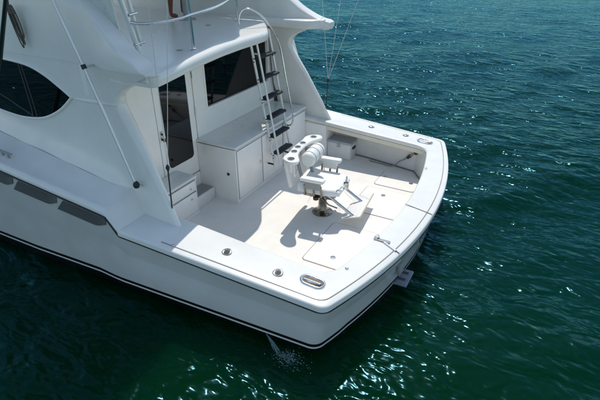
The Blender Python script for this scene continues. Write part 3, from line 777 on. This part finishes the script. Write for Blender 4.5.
for yy, xx in [(-0.27, -0.02), (-0.2, 0.1), (0.22, 0.12), (-0.1, 0.2)]:
    lathe('brake_knob', [(0.02, 0), (0.045, 0.01), (0.045, 0.05), (0.02, 0.06), (0, 0.06)], (xx, yy, 0.355), BRZ, ch, 12)
tube('brake_lever', [(0.05, -0.24, 0.40), (0.2, -0.3, 0.33), (0.34, -0.30, 0.30)], 0.011, PED, ch, 8)
# seat pan with a rounded front and a hollow
secs = []
for i, x in enumerate(np.linspace(-0.30, 0.35, 13)):
    q = i / 12; w = 0.34 - 0.06 * max(0, q - 0.75) / 0.25; row = []
    for k in range(17):
        t = -1 + 2 * k / 16; y = w * t
        z = 0.575 + 0.035 * t ** 4 - 0.025 * math.exp(-((t / 0.6) ** 2)) - 0.04 * max(0, q - 0.85) / 0.15 + 0.03 * max(0, 0.2 - q) / 0.2
        if k in (0, 16): z -= 0.05
        row.append((x, y, z))
    for k in range(16, -1, -1):
        t = -1 + 2 * k / 16; row.append((x, w * t * 0.97, 0.485))
    secs.append(row)
seat = loft('seat', secs, PAD, ch, closed=True, smooth=60, caps=True)
for s in (-1, 1):
    a = box('armrest', (-0.22, s * 0.40 - 0.06, 0.725), (0.16, s * 0.40 + 0.06, 0.785), PAD, ch, 0.028, 4)
    box('arm_panel', (-0.15, s * 0.40 - 0.03, 0.60), (0.10, s * 0.40 + 0.03, 0.737), GREYP if s < 0 else PAD, ch, 0.02, 3)
    for x in (-0.16, -0.02, 0.10): tube('arm_post', [(x, s * 0.36, 0.47), (x, s * 0.40, 0.66)], 0.016, PED, ch, 8)
    tube('gimbal_arm', [(0.22, s * 0.30, 0.50), (0.30, s * 0.26, 0.56), (0.34, s * 0.12, 0.58)], 0.016, SS, ch, 8)
lathe('rod_gimbal', [(0.045, 0), (0.045, 0.08), (0.035, 0.10), (0.03, 0.06), (0, 0.05)], (0.37, 0, 0.50), SS, ch, 16)
# backrest roll and posts
for s in (-1, 1):
    tube('back_post', [(-0.22, s * 0.20, 0.47), (-0.27, s * 0.20, 0.62), (-0.38, s * 0.20, 1.03)], 0.027, GREYP, ch, 10)
bm = bmesh.new()
prof = [(0.02, -0.25), (0.09, -0.25), (0.108, -0.235), (0.115, -0.21), (0.115, 0.21), (0.108, 0.235), (0.09, 0.25), (0.02, 0.25)]
addlathe(bm, prof, (0, 0, 0), 24, Matrix.Translation((-0.20, 0.06, 0.95)) @ Matrix.Rotation(R(90), 4, 'X'))
back = bmo('backrest', bm, PAD, ch)
for y in (-0.16, 0.0, 0.16):
    tube('piping', [(-0.20 + 0.1165 * math.cos(t), 0.06 + y, 0.95 + 0.1165 * math.sin(t)) for t in np.linspace(0, 2 * math.pi, 24, endpoint=False)], 0.005, GREYP, back, 5, closed=True)
bm = bmesh.new(); addbox(bm, (-0.28, -0.38, 0.52), (-0.22, 0.38, 0.95), 0.025, 3, Matrix.Translation((-0.05, 0, 0.08)) @ Matrix.Rotation(R(-12), 4, 'Y')); bmo('added_shadow_panel', bm, PAD, ch)  # added panel below the roll, sized to fill out the chair's cast shadow
# rod rack board: boomerang plate with five holes
ys = np.concatenate([np.linspace(-0.578, -0.46, 10), np.linspace(-0.44, 0.44, 30), np.linspace(0.46, 0.578, 10)]); secs = []
hole = [(-0.47, 0.045), (-0.20, 0.04), (-0.02, 0.04), (0.16, 0.04), (0.46, 0.045)]
def rack_c(y): return -0.42 + 0.11 * (abs(y) / 0.56) ** 2
def rack_w(y): return 0.075 + 0.055 * math.exp(-((abs(y) - 0.45) / 0.13) ** 2) if abs(y) < 0.46 else 0.130 * math.sqrt(max(0.05, 1 - ((abs(y) - 0.46) / 0.12) ** 2))
for y in ys:
    c_, w = rack_c(y), max(0.03, rack_w(y)); z = 1.055
    secs.append([(c_ - w, y, z), (c_ - w + 0.012, y, z + 0.016), (c_ + w - 0.012, y, z + 0.016), (c_ + w, y, z), (c_ + w - 0.012, y, z - 0.03), (c_ - w + 0.012, y, z - 0.03)])
rack = loft('rod_rack', secs, PAD, ch, closed=True, smooth=40, caps=True)
for y, r_ in hole:
    c_ = rack_c(y)
    lathe('rod_cup', [(r_ + 0.012, 0.0), (r_ + 0.010, 0.010), (r_, 0.010), (r_ - 0.006, 0.003)], (c_, y, 1.070), SS, rack, 20)
    lathe('cup_bore', [(r_ - 0.004, 0.0), (0, 0.0005)], (c_, y, 1.0745), GAP, rack, 18)
    tube('cup_tube', [(c_, y, 1.03), (c_, y, 0.86)], 0.034, PAD, rack, 14)
for s in (-1, 1):
    tube('rack_hoop', smoothpath([(-0.30, s * 0.47, 1.02), (-0.28, s * 0.50, 0.86), (-0.30, s * 0.42, 0.78), (-0.34, s * 0.22, 0.80)], 6), 0.013, PAD, rack, 8)
# footrest on two struts
for s in (-1, 1): tube('footrest_strut', [(0.16, s * 0.24, 0.46), (0.60, s * 0.24, 0.17)], 0.022, SS, ch, 10)
fr = empty('footrest'); fr.parent = ch
Mf = Matrix.Translation((0.55, 0.10, 0.175)) @ Matrix.Rotation(R(-18), 4, 'Y')
bm = bmesh.new(); addbox(bm, (-0.15, -0.40, -0.010), (0.15, 0.40, 0.010), 0.01, 2, Mf); bmo('foot_board', bm, PAD, fr)
bm = bmesh.new(); addbox(bm, (0.146, -0.41, -0.018), (0.166, 0.41, 0.018), 0.01, 2, Mf); bmo('edge_trim', bm, CREAM, fr)
for k in range(3):
    bm = bmesh.new(); x = -0.11 + 0.09 * k; addbox(bm, (x, -0.37, 0.0095), (x + 0.03, 0.37, 0.014), 0.002, 1, Mf); bmo('grip_strip', bm, LID, fr)

# white cooler tucked under the starboard covering board
co = empty('cooler', (-2.42, 2.30, ZS), 0, 'white cooler box with grey lid tucked under the covering board', 'cooler')
box('body', (-0.25, -0.17, 0.0), (0.25, 0.16, 0.30), COOL, co, 0.02, 3)
l_ = box('lid', (-0.262, -0.182, 0.302), (0.262, 0.165, 0.365), COOLG, co, 0.018, 3)
box('lid_rim', (-0.266, -0.186, 0.300), (0.266, 0.168, 0.318), COOL, l_, 0.006)
for s in (-1, 1): box('handle', (s * 0.255 - 0.02, -0.07, 0.20), (s * 0.255 + 0.02, 0.07, 0.25), RUB, co, 0.012)
box('hinge_latch', (-0.03, -0.20, 0.25), (0.03, -0.172, 0.33), COOLG, co, 0.006)
# hose reel bracket with hose end on the starboard liner
hb_ = empty('washdown_hose', (-1.02, 2.27, ZS), 0, 'short washdown hose with brass couplings on the shaded cockpit side wall', 'hose')
tube('nozzle', [(-0.10, -0.02, 0.20), (0.0, -0.04, 0.30), (0.10, -0.05, 0.38)], [0.014, 0.02, 0.012], GREYP, hb_, 10)
tube('coupling', [(-0.03, -0.035, 0.26), (0.02, -0.045, 0.315)], 0.032, BRZ, hb_, 12)
tube('coupling', [(0.10, -0.05, 0.38), (0.15, -0.05, 0.41)], 0.034, BRZ, hb_, 12)
tube('hose', smoothpath([(-0.10, -0.02, 0.20), (-0.2, -0.02, 0.13), (-0.30, -0.03, 0.03), (-0.55, 0.0, 0.015), (-0.8, 0.03, 0.014)], 5), 0.011, GREYP, hb_, 8)
# loose rope hank hanging on the house side
def rope():
    bm = bmesh.new()
    for k in range(6):
        L = 0.17 + 0.018 * ((k * 37) % 5); w = 0.020 + 0.007 * ((k * 13) % 4); c0 = Vector((-4.93 + 0.012 * k, -2.165 - 0.016 * (k % 3), 3.47 - L))
        addtube(bm, [(c0.x + w * math.cos(t) - 0.22 * L * math.sin(t), c0.y, c0.z + L * math.sin(t)) for t in np.linspace(0, 2 * math.pi, 28, endpoint=False)], 0.008, 6, closed=True)
    for z in (3.38, 3.395, 3.41):
        addtube(bm, [(-4.93 + 0.045 * math.cos(t), -2.18 - 0.03 * math.sin(t), z) for t in np.linspace(0, 2 * math.pi, 16, endpoint=False)], 0.008, 6, closed=True)
    addtube(bm, smoothpath([(-4.95, -2.18, 3.44), (-4.94, -2.17, 3.55), (-4.90, -2.13, 3.70), (-4.86, -2.06, 3.9)], 5), 0.008, 6)
    o = bmo('rope_hank', bm, ROPE, None); tag(o, 'weathered grey rope hank hanging against the shaded flybridge side', 'rope')
rope()
# dark pole standing on the side deck
o = tube('fender_pole', [(-5.55, -2.66, 1.66), (-4.73, -2.60, 2.93), (-4.29, -2.60, 3.60), (-3.68, -2.60, 4.55)], [0.026, 0.026, 0.024, 0.018], DKPOLE, None, 10)
tag(o, 'dark green pole leaning aft from the side deck past the black side window', 'pole')
# helm chair on the flybridge
hc = empty('helm_chair', (-4.92, 0.92, fb_z(.9)), R(180), 'helm chair on a dark pedestal standing on the flybridge deck', 'chair')
lathe('pedestal', [(0.17, 0), (0.17, 0.012), (0.07, 0.04), (0.045, 0.07), (0.045, 0.55), (0.09, 0.58)], (0, 0, 0), GREYP, hc, 20)
box('seat', (-0.26, -0.27, 0.58), (0.26, 0.27, 0.70), PAD, hc, 0.05, 4)
box('backrest', (-0.34, -0.26, 0.68), (-0.24, 0.26, 1.15), PAD, hc, 0.04, 4)

# person standing on the flybridge, bare legs in view
def person():
    root = empty('person', (-5.36, 1.20, fb_z(1.2)), 0, 'barefoot person standing on the flybridge deck by the rail in dark shorts', 'person')
    me = bpy.data.meshes.new('body')
    V = [(0, 0, 0.92), (0, 0, 1.10), (0, 0, 1.28), (0, 0, 1.42), (0.01, 0, 1.50), (0.02, 0, 1.58), (0.02, 0, 1.68), (0.02, 0, 1.76)]
    rad = [(0.15, 0.12), (0.13, 0.10), (0.15, 0.11), (0.14, 0.10), (0.055, 0.055), (0.062, 0.07), (0.08, 0.095), (0.055, 0.065)]
    E = [(i, i + 1) for i in range(7)]
    def chain(start, pts, rs):
        p = start
        for q, r_ in zip(pts, rs):
            V.append(q); rad.append(r_); E.append((p, len(V) - 1)); p = len(V) - 1
    chain(0, [(0.0, -0.10, 0.86), (0.02, -0.13, 0.50), (0.0, -0.145, 0.33), (-0.02, -0.15, 0.09), (-0.02, -0.15, 0.035), (0.09, -0.165, 0.03), (0.15, -0.17, 0.02)],
          [(0.085, 0.085), (0.055, 0.055), (0.055, 0.055), (0.034, 0.034), (0.036, 0.036), (0.042, 0.026), (0.035, 0.016)])
    chain(0, [(0.0, 0.10, 0.86), (0.0, 0.19, 0.50), (-0.04, 0.235, 0.33), (-0.10, 0.26, 0.09), (-0.10, 0.26, 0.035), (0.01, 0.29, 0.03), (0.07, 0.30, 0.02)],
          [(0.085, 0.085), (0.055, 0.055), (0.055, 0.055), (0.034, 0.034), (0.036, 0.036), (0.042, 0.026), (0.035, 0.016)])
    for s in (-1, 1):
        chain(3, [(0, s * 0.18, 1.40), (0.0, s * 0.24, 1.12), (0.12, s * 0.22, 0.90), (0.17, s * 0.21, 0.84)], [(0.055, 0.055), (0.042, 0.042), (0.028, 0.028), (0.035, 0.02)])
        hand = len(V) - 1
        for k in range(4):
            dy = (k - 1.5) * 0.021
            chain(hand, [(0.20, s * 0.21 + dy, 0.80), (0.215, s * 0.21 + dy, 0.765), (0.205, s * 0.21 + dy, 0.735)], [(0.009, 0.009), (0.008, 0.008), (0.007, 0.007)])
        chain(hand, [(0.19, s * 0.165, 0.83), (0.215, s * 0.155, 0.80)], [(0.010, 0.010), (0.008, 0.008)])
    me.from_pydata(V, E, [])
    o = link('body', me, SKIN, root)
    md = o.modifiers.new('skin', 'SKIN'); md.use_smooth_shade = True
    for i, sv in enumerate(me.skin_vertices[0].data): sv.radius = rad[i]; sv.use_root = (i == 0)
    ss_ = o.modifiers.new('sub', 'SUBSURF'); ss_.levels = 2; ss_.render_levels = 2
    bm = bmesh.new()
    for s in (-1, 1):
        addtube(bm, [(0, s * 0.09, 0.93), (0.0, s * 0.11, 0.80), (0.01, s * 0.15, 0.56)], [0.135, 0.12, 0.10], 16)
    bmo('shorts', bm, CLO1, root)
    bm = bmesh.new(); rings = []
    for z, a, b in [(0.90, 0.145, 0.185), (1.10, 0.135, 0.17), (1.30, 0.145, 0.20), (1.43, 0.13, 0.21), (1.49, 0.08, 0.10)]:
        rings.append([(a * math.cos(t), b * math.sin(t), z) for t in np.linspace(0, 2 * math.pi, 20, endpoint=False)])
    for s in (-1, 1): addtube(bm, [(0, s * 0.16, 1.42), (0, s * 0.215, 1.27), (0, s * 0.235, 1.16)], [0.075, 0.07, 0.068], 14)
    bmo('sleeves', bm, CLO2, root); loft('shirt', rings, CLO2, root, closed=True, smooth=180)
    bm = bmesh.new()
    addlathe(bm, [(0.0, 0.19), (0.06, 0.18), (0.095, 0.13), (0.10, 0.07), (0.09, 0.03)], (0.005, 0, 1.63), 18); bmo('hair', bm, HAIR, root)
    for s in (-1, 1):
        bm = bmesh.new(); bmesh.ops.create_uvsphere(bm, u_segments=10, v_segments=8, radius=0.013)
        for v_ in bm.verts: v_.co += Vector((0.105, s * 0.032, 1.67))
        bmo('eye', bm, WST, root)
    bm = bmesh.new(); addtube(bm, [(0.10, 0, 1.675), (0.125, 0, 1.635), (0.105, 0, 1.625)], [0.008, 0.014, 0.008], 8); bmo('nose', bm, SKIN, root)
    bm = bmesh.new(); addtube(bm, [(0.098, -0.025, 1.595), (0.106, 0, 1.593), (0.098, 0.025, 1.595)], 0.006, 6); bmo('mouth', bm, SKIN, root)
person()

# cooling water falling from the hull outlet and its splash
r = np.random.RandomState(5); bm = bmesh.new()
P0 = Vector((-1.22, -2.56, 0.20)); P1 = Vector((-0.98, -2.68, 0.0)); zw = WZ(P1.x, P1.y)
for k in range(9):
    j = Vector((r.randn() * .022, r.randn() * .022, 0)); pts = []; t0 = 0.25 * r.rand() * (k % 2); t1 = 1 - 0.2 * r.rand() * (k % 3 > 0)
    for t in np.linspace(t0, t1, 12): pts.append((P0.x + (P1.x - P0.x) * t + j.x * t, P0.y + (P1.y - P0.y) * t + j.y * t, P0.z + (zw - 0.01 - P0.z) * t * t))
    addtube(bm, pts, [0.0022 + 0.0035 * r.rand() for _ in pts], 6)
for k in range(900):
    a = r.rand() * 6.28; d = abs(r.randn()) * 0.075
    px, py = P1.x + 0.02 + math.cos(a) * d + abs(r.randn()) * 0.12, P1.y + math.sin(a) * d - 0.01
    c_ = Vector((px, py, WZ(px, py) + 0.004 + 0.07 * r.rand() ** 4))
    g = bmesh.ops.create_icosphere(bm, subdivisions=1, radius=0.0015 + 0.0065 * r.rand() ** 4)
    for v_ in g['verts']: v_.co.z *= 0.6; v_.co += c_
o = bmo('cooling_water_splash', bm, FOAM, None, 180); o['kind'] = 'stuff'; o['label'] = 'thin stream of cooling water splashing beside the hull'
bpy.context.view_layer.update()
